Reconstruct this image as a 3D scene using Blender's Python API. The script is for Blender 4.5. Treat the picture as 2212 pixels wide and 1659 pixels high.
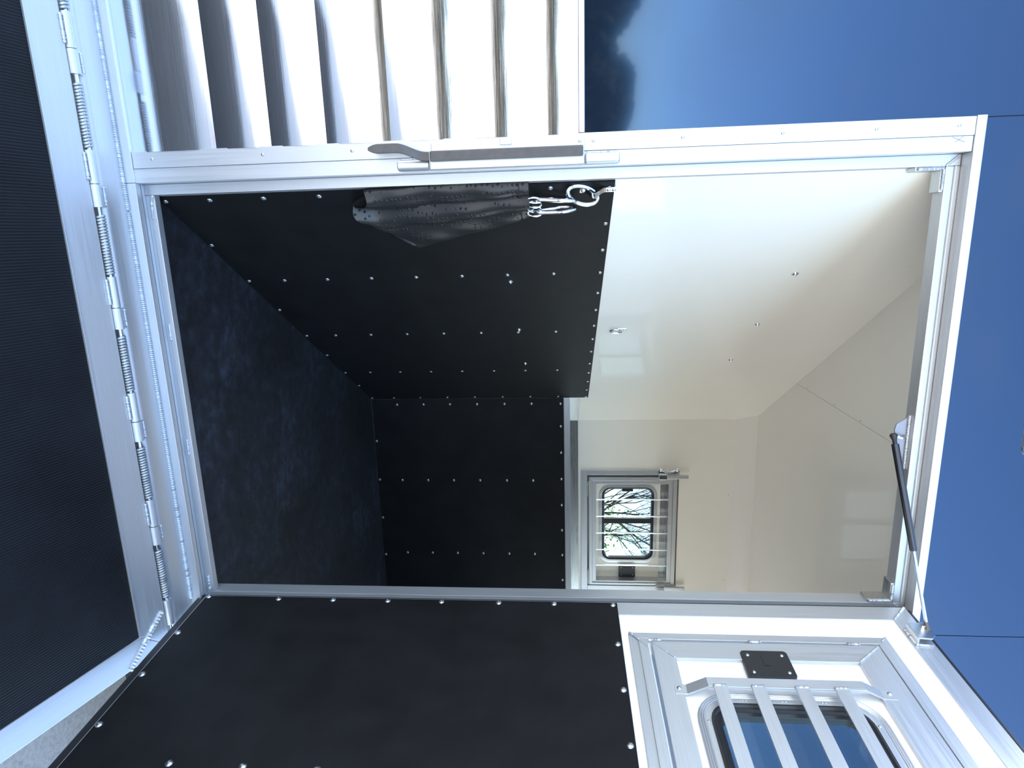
import bpy, bmesh, math, random
from mathutils import Vector, Matrix
random.seed(7)
SC = bpy.context.scene
COL = SC.collection
for o in list(bpy.data.objects):
    bpy.data.objects.remove(o)

# ------------------------------------------------------------------ camera
W_PX, H_PX, F_PX = 2212, 1659, 1352.0
CAM = Vector((0.1196, -1.6817, 1.1372))
YAW, TILT, ROLL = math.radians(13.2333), math.radians(4.6456), math.radians(-0.5999)
fwd = Vector((math.sin(YAW) * math.cos(TILT), math.cos(YAW) * math.cos(TILT), -math.sin(TILT)))
rgt = Vector((math.cos(YAW), -math.sin(YAW), 0))
upv = rgt.cross(fwd)
r2 = rgt * math.cos(ROLL) + upv * math.sin(ROLL)
u2 = upv * math.cos(ROLL) - rgt * math.sin(ROLL)
cd = bpy.data.cameras.new('camera')
cam = bpy.data.objects.new('camera', cd)
COL.objects.link(cam)
# the photograph was taken with the camera turned on its side: image right is up
cam.matrix_world = Matrix(((u2.x, -r2.x, -fwd.x, CAM.x), (u2.y, -r2.y, -fwd.y, CAM.y), (u2.z, -r2.z, -fwd.z, CAM.z), (0, 0, 0, 1)))
cd.sensor_fit = 'HORIZONTAL'
cd.sensor_width = 36.0
cd.lens = 36.0 * F_PX / W_PX
cd.clip_start = 0.05
cd.clip_end = 400
SC.camera = cam

# ------------------------------------------------------------------ light
SUN_EL, SUN_AZ = math.radians(37), math.radians(-32)   # azimuth from +Y (behind the trailer) towards -X
world = bpy.data.worlds.new('sky')
SC.world = world
world.use_nodes = True
wn = world.node_tree
wn.nodes.clear()
wo = wn.nodes.new('ShaderNodeOutputWorld')
wb = wn.nodes.new('ShaderNodeBackground')
ws = wn.nodes.new('ShaderNodeTexSky')
ws.sky_type = 'NISHITA'
ws.sun_disc = False
ws.sun_elevation = SUN_EL
ws.sun_rotation = SUN_AZ
ws.altitude = 100
ws.air_density = 1.0
ws.dust_density = 1.2
ws.ozone_density = 1.0
wb.inputs[1].default_value = 0.42
wtc = wn.nodes.new('ShaderNodeTexCoord')
wmp = wn.nodes.new('ShaderNodeMapping')
wmp.inputs['Scale'].default_value = (1.0, 1.0, 2.2)
wmp.inputs['Rotation'].default_value = (0.5, 0.3, 0.8)
wno = wn.nodes.new('ShaderNodeTexNoise')
wno.inputs['Scale'].default_value = 2.4
wno.inputs['Detail'].default_value = 5
wno.inputs['Roughness'].default_value = 0.5
wno.inputs['Distortion'].default_value = 0.6
wrp = wn.nodes.new('ShaderNodeMapRange')
wrp.inputs[1].default_value = 0.52
wrp.inputs[2].default_value = 0.78
wrp.inputs[3].default_value = 0.0
wrp.inputs[4].default_value = 0.5
wmx = wn.nodes.new('ShaderNodeMix')
wmx.data_type = 'RGBA'
wmx.inputs[7].default_value = (2.3, 2.4, 2.6, 1)
wn.links.new(wtc.outputs['Generated'], wmp.inputs[0])
wn.links.new(wmp.outputs[0], wno.inputs[0])
wn.links.new(wno.outputs[0], wrp.inputs[0])
wn.links.new(wrp.outputs[0], wmx.inputs[0])
wn.links.new(ws.outputs[0], wmx.inputs[6])
wn.links.new(wmx.outputs[2], wb.inputs[0])
wn.links.new(wb.outputs[0], wo.inputs[0])
sd = bpy.data.lights.new('sun', 'SUN')
sd.energy = 9.0
sd.angle = math.radians(0.6)
sd.color = (1.0, 0.95, 0.87)
sun = bpy.data.objects.new('sun', sd)
COL.objects.link(sun)
to_sun = Vector((math.sin(SUN_AZ) * math.cos(SUN_EL), math.cos(SUN_AZ) * math.cos(SUN_EL), math.sin(SUN_EL)))
sun.rotation_euler = to_sun.to_track_quat('Z', 'Y').to_euler()
sun.location = to_sun * 30
vs = SC.view_settings
vs.view_transform = 'Standard'
vs.look = 'None'
vs.gamma = 1.0
vs.use_curve_mapping = False
vs.exposure = 1.42

# ------------------------------------------------------------------ materials
MATS = {}
def nt(name):
    m = bpy.data.materials.new(name)
    m.use_nodes = True
    t = m.node_tree
    b = t.nodes['Principled BSDF']
    MATS[name] = m
    return m, t, b
def setp(b, **k):
    names = dict(col='Base Color', met='Metallic', rough='Roughness', coat='Coat Weight', coatr='Coat Roughness', spec='Specular IOR Level', ior='IOR', trans='Transmission Weight', alpha='Alpha', aniso='Anisotropic', sheen='Sheen Weight')
    for kk, v in k.items():
        if kk == 'col' and len(v) == 3:
            v = (*v, 1)
        b.inputs[names[kk]].default_value = v
def coords(t, scale=(1, 1, 1)):
    tc = t.nodes.new('ShaderNodeTexCoord')
    mp = t.nodes.new('ShaderNodeMapping')
    mp.inputs['Scale'].default_value = scale
    t.links.new(tc.outputs['Object'], mp.inputs['Vector'])
    return mp.outputs[0]
def noise(t, vec, scale, detail=4, rough=0.55):
    n = t.nodes.new('ShaderNodeTexNoise')
    n.inputs['Scale'].default_value = scale
    n.inputs['Detail'].default_value = detail
    n.inputs['Roughness'].default_value = rough
    t.links.new(vec, n.inputs['Vector'])
    return n.outputs['Fac']
def ramp(t, fac, stops):
    r = t.nodes.new('ShaderNodeValToRGB')
    e = r.color_ramp.elements
    while len(e) < len(stops):
        e.new(0.5)
    for i, (p, c) in enumerate(stops):
        e[i].position = p
        e[i].color = (*c, 1) if len(c) == 3 else c
    t.links.new(fac, r.inputs[0])
    return r.outputs[0]
def bump(t, b, h, strength, dist):
    n = t.nodes.new('ShaderNodeBump')
    n.inputs['Strength'].default_value = strength
    n.inputs['Distance'].default_value = dist
    t.links.new(h, n.inputs['Height'])
    t.links.new(n.outputs[0], b.inputs['Normal'])
def simple(name, col, rough=0.5, met=0.0, vary=0.0, vscale=8.0, bmp=0.0, bscale=60.0, **k):
    m, t, b = nt(name)
    setp(b, col=col, rough=rough, met=met, **k)
    v = coords(t)
    if vary:
        f = noise(t, v, vscale)
        lo = tuple(max(0, c * (1 - vary)) for c in col)
        hi = tuple(min(1, c * (1 + vary)) for c in col)
        t.links.new(ramp(t, f, [(0.3, lo), (0.7, hi)]), b.inputs['Base Color'])
    if bmp:
        bump(t, b, noise(t, v, bscale), bmp, 0.002)
    return m
def brushed(name, col, rough, axis, rvar=0.12, bstr=0.05, fine=260.0, met=1.0):
    """metal with streaks running along one object axis"""
    m, t, b = nt(name)
    setp(b, col=col, met=met, rough=rough)
    s = [1.0, 1.0, 1.0]
    s['XYZ'.index(axis)] = 0.015
    v = coords(t, tuple(s))
    f = noise(t, v, fine, 3, 0.6)
    t.links.new(ramp(t, f, [(0.25, tuple(c * 0.93 for c in col)), (0.75, tuple(min(1, c * 1.04) for c in col))]), b.inputs['Base Color'])
    mr = t.nodes.new('ShaderNodeMapRange')
    mr.inputs[1].default_value = 0.3
    mr.inputs[2].default_value = 0.7
    mr.inputs[3].default_value = max(0.02, rough - rvar * 0.5)
    mr.inputs[4].default_value = rough + rvar * 0.5
    t.links.new(f, mr.inputs[0])
    t.links.new(mr.outputs[0], b.inputs['Roughness'])
    bump(t, b, f, bstr, 0.0006)
    return m
alu_x = brushed('aluminium_along_x', (0.60, 0.61, 0.62), 0.42, 'X', met=0.75)
alu_z = brushed('aluminium_along_z', (0.60, 0.61, 0.62), 0.42, 'Z', met=0.75)
alu_y = brushed('aluminium_along_y', (0.60, 0.61, 0.62), 0.42, 'Y', met=0.75)
steel = brushed('stainless_sheet', (0.80, 0.81, 0.83), 0.10, 'X', 0.08, 0.06, 420.0)
alu_dull = brushed('aluminium_dull', (0.62, 0.63, 0.63), 0.30, 'X', 0.1, 0.04)
weldm = simple('weld_metal', (0.56, 0.58, 0.61), 0.5, 0.75)
brkm_shaded = simple('shaded_bracket_metal', (0.30, 0.29, 0.31), 0.5, 0.7)  # metal darkened evenly: the bracket's shade is put into its colour
zinc = simple('zinc_plated', (0.82, 0.84, 0.86), 0.16, 1.0)
rivm = simple('rivet_metal', (0.52, 0.53, 0.54), 0.34, 1.0)
springm = simple('spring_wire', (0.42, 0.44, 0.45), 0.45, 0.85)
white = simple('white_panel', (0.905, 0.868, 0.765), 0.32, 0.0, 0.01, 3.0, coat=0.4, coatr=0.05)
whited = simple('white_door_panel', (0.86, 0.86, 0.87), 0.25, 0.0, 0.01, 3.0)
rubber = simple('black_rubber', (0.0088, 0.0088, 0.0092), 0.55, 0.0, 0.25, 9.0, 0.15, 500.0, spec=0.16)
gasket = simple('black_gasket', (0.018, 0.018, 0.019), 0.42, 0.0)
plastic = simple('dark_plastic', (0.075, 0.064, 0.058), 0.42, 0.0, 0.15, 40.0)
blackp = simple('black_plate', (0.016, 0.016, 0.017), 0.45)
ceilm = white
seamd = simple('dark_seam', (0.03, 0.03, 0.032), 0.7)
chassis = simple('dark_chassis', (0.02, 0.02, 0.022), 0.6)
lens = simple('marker_lens', (0.20, 0.10, 0.05), 0.12, 0.0, coat=0.5)
bark = simple('grey_bark', (0.055, 0.044, 0.036), 0.9, 0.0, 0.3, 20.0)
leafm = simple('spring_leaf', (0.16, 0.30, 0.03), 0.6, 0.0, 0.3, 3.0)
darkleaf = simple('dark_leaf', (0.035, 0.030, 0.018), 0.8, 0.0, 0.4, 1.5)
def make_blue():
    m, t, b = nt('blue_paint')
    setp(b, col=(0.022, 0.047, 0.090), met=0.8, rough=0.08, coat=0.45, coatr=0.03)
make_blue()
blue = MATS['blue_paint']
def make_ribbed():
    m, t, b = nt('ribbed_ramp_mat')
    setp(b, col=(0.013, 0.014, 0.016), rough=0.6, spec=0.18)
    v = coords(t)
    w = t.nodes.new('ShaderNodeTexWave')
    w.wave_type = 'BANDS'
    w.bands_direction = 'X'
    w.inputs['Scale'].default_value = 45.0
    w.inputs['Distortion'].default_value = 0.0
    t.links.new(v, w.inputs['Vector'])
    bump(t, b, w.outputs['Fac'], 0.45, 0.003)
    f = noise(t, v, 5.0, 5)
    t.links.new(ramp(t, f, [(0.3, (0.004, 0.005, 0.006)), (0.75, (0.009, 0.010, 0.013))]), b.inputs['Base Color'])
make_ribbed()
matrib = MATS['ribbed_ramp_mat']
def make_floor():
    m, t, b = nt('dusty_floor_mat')
    setp(b, rough=0.62, spec=0.3)
    v = coords(t)
    a = noise(t, v, 2.2, 8, 0.68)
    c = noise(t, v, 22.0, 6, 0.7)
    mx = t.nodes.new('ShaderNodeMath')
    mx.operation = 'MULTIPLY'
    t.links.new(a, mx.inputs[0])
    t.links.new(c, mx.inputs[1])
    t.links.new(ramp(t, mx.outputs[0], [(0.16, (0.010, 0.010, 0.011)), (0.27, (0.018, 0.021, 0.026)), (0.42, (0.038, 0.052, 0.075))]), b.inputs['Base Color'])
    bump(t, b, c, 0.2, 0.002)
make_floor()
floorm = MATS['dusty_floor_mat']
def make_ground():
    m, t, b = nt('gravelly_concrete')
    setp(b, rough=0.9)
    v = coords(t)
    a = noise(t, v, 0.7, 6)
    c = noise(t, v, 60.0, 6, 0.7)
    mx = t.nodes.new('ShaderNodeMix')
    mx.data_type = 'FLOAT'
    mx.inputs[0].default_value = 0.6
    t.links.new(a, mx.inputs[2])
    t.links.new(c, mx.inputs[3])
    t.links.new(ramp(t, mx.outputs[0], [(0.3, (0.24, 0.21, 0.18)), (0.5, (0.44, 0.41, 0.37)), (0.7, (0.60, 0.57, 0.53))]), b.inputs['Base Color'])
    bump(t, b, c, 0.6, 0.01)
make_ground()
groundm = MATS['gravelly_concrete']
def make_vinyl():
    m, t, b = nt('dimpled_black_vinyl')
    setp(b, col=(0.022, 0.021, 0.021), rough=0.34, spec=0.5)
    v = coords(t, (1, 1, 1))
    vo = t.nodes.new('ShaderNodeTexVoronoi')
    vo.inputs['Scale'].default_value = 72.0
    vo.inputs['Randomness'].default_value = 0.45
    t.links.new(v, vo.inputs['Vector'])
    h = ramp(t, vo.outputs['Distance'], [(0.04, (1, 1, 1)), (0.28, (0, 0, 0))])
    bump(t, b, h, 1.0, 0.0028)
make_vinyl()
vinyl = MATS['dimpled_black_vinyl']
def make_glass(name, tint, refl):
    m = bpy.data.materials.new(name)
    m.use_nodes = True
    t = m.node_tree
    t.nodes.clear()
    o = t.nodes.new('ShaderNodeOutputMaterial')
    tr = t.nodes.new('ShaderNodeBsdfTransparent')
    tr.inputs[0].default_value = (*tint, 1)
    gl = t.nodes.new('ShaderNodeBsdfGlossy')
    gl.inputs['Roughness'].default_value = 0.02
    lw_ = t.nodes.new('ShaderNodeLayerWeight')
    lw_.inputs[0].default_value = 0.5
    pw = t.nodes.new('ShaderNodeMath')
    pw.operation = 'POWER'
    pw.inputs[1].default_value = 4.0
    t.links.new(lw_.outputs['Facing'], pw.inputs[0])
    fr = t.nodes.new('ShaderNodeMath')
    fr.operation = 'MULTIPLY_ADD'
    fr.inputs[1].default_value = 0.7
    fr.inputs[2].default_value = refl
    t.links.new(pw.outputs[0], fr.inputs[0])
    mx = t.nodes.new('ShaderNodeMixShader')
    t.links.new(fr.outputs[0], mx.inputs[0])
    t.links.new(tr.outputs[0], mx.inputs[1])
    t.links.new(gl.outputs[0], mx.inputs[2])
    t.links.new(mx.outputs[0], o.inputs[0])
    return m
glass_far = make_glass('window_glass', (0.47, 0.52, 0.545), 0.03)
glass_door = make_glass('tinted_door_glass', (0.62, 0.70, 0.72), 0.025)

# ------------------------------------------------------------------ mesh helpers
class MB:
    def __init__(s):
        s.v, s.f = [], []
    def add(s, vs_, fs_):
        o = len(s.v)
        s.v += [tuple(q) for q in vs_]
        s.f += [tuple(i + o for i in f) for f in fs_]
        return s
    def box(s, x0, x1, y0, y1, z0, z1):
        return s.add([(x0, y0, z0), (x1, y0, z0), (x1, y1, z0), (x0, y1, z0), (x0, y0, z1), (x1, y0, z1), (x1, y1, z1), (x0, y1, z1)],
                     [(0, 3, 2, 1), (4, 5, 6, 7), (0, 1, 5, 4), (1, 2, 6, 5), (2, 3, 7, 6), (3, 0, 4, 7)])
    def prism(s, poly, a0, a1, axis='X'):
        """poly is 2D in the two other axes (in order), swept from a0 to a1 along axis"""
        n = len(poly)
        def P(a, q):
            return {'X': (a, q[0], q[1]), 'Y': (q[0], a, q[1]), 'Z': (q[0], q[1], a)}[axis]
        vs_ = [P(a0, q) for q in poly] + [P(a1, q) for q in poly]
        fs_ = [tuple(range(n))[::-1], tuple(range(n, 2 * n))]
        fs_ += [(i, (i + 1) % n, n + (i + 1) % n, n + i) for i in range(n)]
        return s.add(vs_, fs_)
    def tube(s, path, r, n=8, closed=False, caps=True):
        path = [Vector(q) for q in path]
        m = len(path)
        rr = r if isinstance(r, (list, tuple)) else [r] * m
        ref = None
        vs_ = []
        for i, q in enumerate(path):
            a = path[i - 1] if (i > 0 or closed) else path[i]
            b = path[(i + 1) % m] if (i < m - 1 or closed) else path[i]
            d = (b - a).normalized() if (b - a).length > 1e-9 else Vector((0, 0, 1))
            if ref is None:
                ref = Vector((0, 0, 1)) if abs(d.z) < 0.9 else Vector((1, 0, 0))
            u = (ref - d * ref.dot(d))
            if u.length < 1e-6:
                u = d.orthogonal()
            u.normalize()
            ref = u
            w = d.cross(u)
            for k in range(n):
                t = 2 * math.pi * k / n
                vs_.append(q + (u * math.cos(t) + w * math.sin(t)) * rr[i])
        fs_ = []
        for i in range(m if closed else m - 1):
            j = (i + 1) % m
            for k in range(n):
                k2 = (k + 1) % n
                fs_.append((i * n + k, i * n + k2, j * n + k2, j * n + k))
        if caps and not closed:
            fs_.append(tuple(range(n))[::-1])
            fs_.append(tuple((m - 1) * n + k for k in range(n)))
        return s.add(vs_, fs_)
    def lathe(s, prof, n=12, axis='-Y', c=(0, 0, 0)):
        """prof: list of (radius, height)"""
        vs_, fs_ = [], []
        def P(r, h, t):
            a, b = r * math.cos(t), r * math.sin(t)
            q = {'-Y': (a, -h, b), 'Z': (a, b, h), 'X': (h, a, b), 'Y': (b, h, a)}[axis]
            return (q[0] + c[0], q[1] + c[1], q[2] + c[2])
        for r, h in prof:
            for k in range(n):
                vs_.append(P(r, h, 2 * math.pi * k / n))
        for i in range(len(prof) - 1):
            for k in range(n):
                k2 = (k + 1) % n
                fs_.append((i * n + k, i * n + k2, (i + 1) * n + k2, (i + 1) * n + k))
        fs_.append(tuple(range(n))[::-1])
        fs_.append(tuple((len(prof) - 1) * n + k for k in range(n)))
        return s.add(vs_, fs_)
    def obj(s, name, mat, parent=None, bevel=0.0, smooth=35, seg=2):
        me = bpy.data.meshes.new(name)
        me.from_pydata(s.v, [], s.f)
        bm = bmesh.new()
        bm.from_mesh(me)
        bmesh.ops.recalc_face_normals(bm, faces=bm.faces)
        if bevel:
            es = [e for e in bm.edges if len(e.link_faces) == 2 and e.calc_face_angle(0) > 0.6]
            bmesh.ops.bevel(bm, geom=es, offset=bevel, segments=seg, affect='EDGES', profile=0.6, clamp_overlap=True)
        bm.to_mesh(me)
        bm.free()
        if bevel:
            smooth = 0     # keep the flat faces flat
        if smooth:
            me.shade_smooth()
            me.set_sharp_from_angle(angle=math.radians(smooth))
        me.materials.append(mat)
        o = bpy.data.objects.new(name, me)
        COL.objects.link(o)
        if parent is not None:
            o.parent = parent
        return o
def box(name, mat, x0, x1, y0, y1, z0, z1, parent=None, bevel=0.0):
    return MB().box(x0, x1, y0, y1, z0, z1).obj(name, mat, parent, bevel)
def empty(name, loc=(0, 0, 0), rot=(0, 0, 0)):
    o = bpy.data.objects.new(name, None)
    o.empty_display_size = 0.05
    COL.objects.link(o)
    o.location = loc
    o.rotation_euler = rot
    return o
def tag(o, label, cat, group=None, kind=None):
    o['label'] = label
    o['category'] = cat
    if group:
        o['group'] = group
    if kind:
        o['kind'] = kind
    return o
def copy(o, name=None, parent=None, loc=None, rot=None):
    c = o.copy()
    if name:
        c.name = name
    COL.objects.link(c)
    c.parent = parent
    if loc is not None:
        c.location = loc
    if rot is not None:
        c.rotation_euler = rot
    return c
class Stamp:
    """many small alike parts sharing one mesh"""
    def __init__(s, mb, name, mat, smooth=50):
        s.name = name
        s.first = mb.obj(name, mat, None, 0, smooth)
        s.used = False
    def at(s, parent, loc, rot=(0, 0, 0), scale=1.0):
        if not s.used:
            o = s.first
            s.used = True
        else:
            o = s.first.copy()
            COL.objects.link(o)
        o.parent = parent
        o.location = loc
        o.rotation_euler = rot
        o.scale = (scale,) * 3
        return o
rivet = Stamp(MB().lathe([(0.0080, 0), (0.0076, 0.0014), (0.0052, 0.0030), (0.0022, 0.0036), (0.0018, 0.0024)], 10), 'rivet', rivm)
screw = Stamp(MB().lathe([(0.0048, 0), (0.0044, 0.0012), (0.0026, 0.0024), (0.0008, 0.0028)], 8), 'screw', rivm)
dome = Stamp(MB().lathe([(0.0125, 0), (0.0122, 0.0012), (0.0085, 0.0016), (0.0080, 0.0042), (0.0056, 0.0066), (0.0018, 0.0078)], 12), 'dome_bolt', zinc)
def bead(path, r, pitch, flat=0.55, jitter=0.12):
    """a row of overlapping weld ripples along a path; lies on the path"""
    mb = MB()
    pts = [Vector(q) for q in path]
    L = [0]
    for a, b in zip(pts, pts[1:]):
        L.append(L[-1] + (b - a).length)
    n = max(2, int(L[-1] / pitch))
    sm, rad = [], []
    for i in range(2 * n + 1):
        d = L[-1] * i / (2 * n)
        k = max(j for j in range(len(L)) if L[j] <= d + 1e-9)
        k = min(k, len(pts) - 2)
        u = (d - L[k]) / (L[k + 1] - L[k])
        sm.append(pts[k].lerp(pts[k + 1], u))
        rad.append(r * ((1.0 if i % 2 else 0.66) + random.uniform(-jitter, jitter) * 0.6))
    rad[0] = rad[-1] = r * 0.6
    return mb.tube(sm, rad, 8)
def frame_rect(x0, x1, z0, z1, w, y0, y1, mats, parent, names=('rail', 'stile'), bevel=0.0012, ws=None):
    """four mitred members of a rectangular frame, front at y0 (towards -Y)"""
    wl, wr, wbm, wt = ws or (w, w, w, w)
    xi0, xi1, zi0, zi1 = x0 + wl, x1 - wr, z0 + wbm, z1 - wt
    out = []
    for nm, poly, mt in ((names[0], [(x0, z0), (x1, z0), (xi1, zi0), (xi0, zi0)], mats[0]),
                         (names[0], [(xi0, zi1), (xi1, zi1), (x1, z1), (x0, z1)], mats[0]),
                         (names[1], [(x0, z0), (xi0, zi0), (xi0, zi1), (x0, z1)], mats[1]),
                         (names[1], [(xi1, zi0), (x1, z0), (x1, z1), (xi1, zi1)], mats[1])):
        out.append(MB().prism(poly, y0, y1, 'Y').obj(nm, mt, parent, bevel))
    return out
def rrect(cx, cz, hx, hz, r, n=7):
    pts = []
    for sx, sz, a0 in ((1, 1, 0), (-1, 1, 90), (-1, -1, 180), (1, -1, 270)):
        for k in range(n + 1):
            a = math.radians(a0 + 90 * k / n)
            pts.append((cx + sx * (hx - r) + r * math.cos(a), cz + sz * (hz - r) + r * math.sin(a)))
    return pts
def rring(cx, cz, hx, hz, r, prof):
    """rounded rectangular ring; prof = list of (inset, y) closed profile"""
    mb = MB()
    loops = []
    for ins, y in prof:
        pl = rrect(cx, cz, hx - ins, hz - ins, max(0.004, r - ins))
        loops.append([(q[0], y, q[1]) for q in pl])
    n = len(loops[0])
    vs_ = [q for l in loops for q in l]
    fs_ = []
    m = len(loops)
    for i in range(m):
        j = (i + 1) % m
        for k in range(n):
            k2 = (k + 1) % n
            fs_.append((i * n + k, i * n + k2, j * n + k2, j * n + k))
    return mb.add(vs_, fs_)
def rplate(cx, cz, hx, hz, r, y0, y1):
    return MB().prism(rrect(cx, cz, hx, hz, r), y0, y1, 'Y')

# ------------------------------------------------------------------ frames of reference
AW = math.radians(30.7323)
W0 = Vector((-0.024, 0.075, 0))
DW = Vector((math.sin(AW), math.cos(AW), 0))
NW = Vector((math.cos(AW), -math.sin(AW), 0))
TW = math.radians(90) - AW
def LW(s, z, n=0.0):
    return W0 + DW * s + NW * n + Vector((0, 0, z))
AD = math.radians(4.1577)
XR = 1.1886
TD = -(math.radians(90) - AD)
GZ = -0.60            # ground level
ZC = 2.374            # ceiling
YF = 2.321            # inner face of the far wall
XE = 3.9              # rear end of the stall area

# ------------------------------------------------------------------ ground
g = MB().box(-40, 40, -45, 40, GZ - 0.1, GZ).obj('ground', groundm, None, 0, 0)
tag(g, 'grey weathered concrete ground under the ramp and trailer', 'ground', kind='structure')

# ------------------------------------------------------------------ trailer shell
wf = MB()
wf.box(-2.6, -0.054, 0.004, 0.085, -0.30, 2.72)
wf.box(1.222, 3.96, 0.004, 0.085, -0.30, 2.72)
wf.box(-0.054, 1.222, 0.004, 0.085, 2.136, 2.72)
wf.box(-0.054, 1.222, 0.004, 0.085, -0.30, -0.035)
wall_front = wf.obj('wall_front', seamd, None)
tag(wall_front, 'outer side wall of the trailer around the doorway', 'wall', kind='structure')
def panel(name, x0, x1, z0, z1, mat, y0=0.0, y1=0.004):
    return box(name, mat, x0, x1, y0, y1, z0, z1, wall_front, 0.0008)
panel('blue_panel', -2.6, -0.1285, 1.1985, 2.72, blue)
panel('blue_panel', -0.1265, 1.2735, 2.137, 2.72, blue)
panel('blue_panel', 1.2755, 3.96, 1.1985, 2.72, blue)
def pillow(x0, x1, zs, h):
    mb = MB()
    prof = []
    for a, b in zip(zs, zs[1:]):
        m = 14
        hh = h * min(1.0, (b - a) / 0.165)
        for k in range(m):
            u = k / m
            prof.append((-hh * (1 - (2 * u - 1) ** 2), a + (b - a) * u))
    prof.append((0.0, zs[-1]))
    vs_, fs_ = [], []
    for y, z in prof:
        vs_ += [(x0, y, z), (x1, y, z)]
    n = len(prof)
    for i in range(n - 1):
        fs_.append((2 * i, 2 * i + 1, 2 * i + 3, 2 * i + 2))
    mb.add(vs_, fs_)
    mb.add([(x0, 0.0045, zs[0]), (x1, 0.0045, zs[0]), (x1, 0.0045, zs[-1]), (x0, 0.0045, zs[-1])], [(0, 1, 2, 3)])
    return mb
ZB = [0.0, 0.235, 0.385, 0.534, 0.703, 0.872, 1.042, 1.183]
st = pillow(-2.6, -0.128, ZB, 0.0065).obj('stainless_panel', steel, wall_front, 0, 12)
st['label'] = 'mirror bright stainless cladding pressed into shallow horizontal bands'
box('cladding_cap', alu_x, -2.6, -0.131, -0.006, 0.004, 1.184, 1.198, wall_front, 0.0015)
st2 = pillow(1.276, 3.96, ZB, 0.0065).obj('stainless_panel', steel, wall_front, 0, 12)
box('cladding_cap', alu_x, 1.276, 3.96, -0.006, 0.004, 1.184, 1.198, wall_front, 0.0015)
box('skirt', chassis, -2.6, 3.96, -0.01, 0.004, -0.30, -0.10, wall_front, 0.002)
# roof and hidden sides of the trailer
rf = MB().box(-2.6, 3.96, 0.0, 2.42, 2.72, 2.78).obj('trim_3', alu_x, None, 0.02)
tag(rf, 'flat aluminium roof of the trailer', 'roof', kind='structure')
we = MB()  # unseen rear wall; its upper opening is added to brighten the stalls
we.box(XE, XE + 0.06, 0.085, 0.25, 0.0, ZC)
we.box(XE, XE + 0.06, 2.15, YF, 0.0, ZC)
we.box(XE, XE + 0.06, 0.25, 2.15, 2.10, ZC)
we.box(XE, XE + 0.06, 0.25, 2.15, 0.0, 0.75)
wall_rear = we.obj('wall_rear', white, None)
tag(wall_rear, 'white rear wall at the end of the stalls, upper opening added for daylight', 'wall', kind='structure')

# ------------------------------------------------------------------ floor
fl = MB().box(-0.4, 3.96, 0.062, 2.40, -0.10, 0.0).obj('floor', floorm, None, 0, 0)
tag(fl, 'black dusty rubber matted floor inside the trailer', 'floor', kind='structure')

# ------------------------------------------------------------------ slanted left wall
SL = (YF - W0.y) / math.cos(AW)
wl = MB().box(0.0, SL + 0.03, 0.0, 0.03, 0.0, ZC + 0.02).obj('wall_left', white, None)
wl.location = W0
wl.rotation_euler = (0, 0, TW)
tag(wl, 'glossy white slanted wall with black rubber kick panel inside the doorway', 'wall', kind='structure')
kp = box('kick_panel', rubber, 0.004, 2.062, -0.005, -0.0002, 0.003, 1.282, wl, 0.001)
kp['label'] = 'black riveted rubber kick panel'
bl = box('bare_metal_strip', alu_dull, 2.063, SL - 0.002, -0.003, -0.0002, 1.0, 1.236, wl, 0.0005)
S_TOP = [0.033, 0.211, 0.367, 0.521, 0.681, 0.833, 0.991, 1.142, 1.299, 1.466, 1.608, 1.755, 1.906, 2.045]
S_BOT = [0.024, 0.268, 0.520, 0.772, 1.048, 1.296, 1.561, 1.786, 2.033]
Z_ROW = [0.145, 0.303, 0.464, 0.625, 0.788, 0.948, 1.109]
for s_ in S_TOP:
    rivet.at(kp, (s_, -0.005, 1.268))
for s_ in S_BOT:
    rivet.at(kp, (s_, -0.005, 0.014))
for s_ in (0.025, 0.522, 1.049, 1.560, 2.031):
    for z in Z_ROW:
        if s_ == 0.025 and 0.5 < z < 1.0 and z != 0.788:
            continue
        rivet.at(kp, (s_, -0.005, z), scale=1.0 if s_ < 1.4 else 0.95)
for s_ in (0.575, 1.022, 1.454):
    dome.at(kp, (s_, -0.005, 0.954), scale=0.85)
    dome.at(wl, (s_, 0, 1.938), scale=1.0)

# ------------------------------------------------------------------ far wall with cove
wbk = MB()
YB = 2.40
def farbox(x0, x1, z0, z1):
    wbk.box(x0, x1, YF, YB, z0, z1)
HX0, HX1, HZ0, HZ1 = 1.694, 2.52, 1.295, 1.905      # hatch hole in the far wall
xl = 1.26
farbox(xl, HX0, 0, 2.2535)
farbox(HX1, XE + 0.06, 0, 2.2535)
farbox(HX0, HX1, 0, HZ0)
farbox(HX0, HX1, HZ1, 2.2535)
wbk.prism([(YF, 2.2535), (YB, 2.2535), (YB, 2.42), (2.2467, 2.42), (2.2467, 2.3687)], xl - 0.06, XE + 0.06, 'X')
wall_back = wbk.obj('wall_back', white, None)
tag(wall_back, 'glossy white far side wall holding the barred window', 'wall', kind='structure')
box('bare_metal_strip', alu_dull, 1.30, XE, YF - 0.003, YF - 0.0002, 1.0, 1.2345, wall_back, 0.0005)
for x, z in ((1.838, 2.232), (2.467, 2.235), (1.30, 2.24), (3.1, 2.235)):
    screw.at(wall_back, (x, YF, z), scale=0.8)
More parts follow.
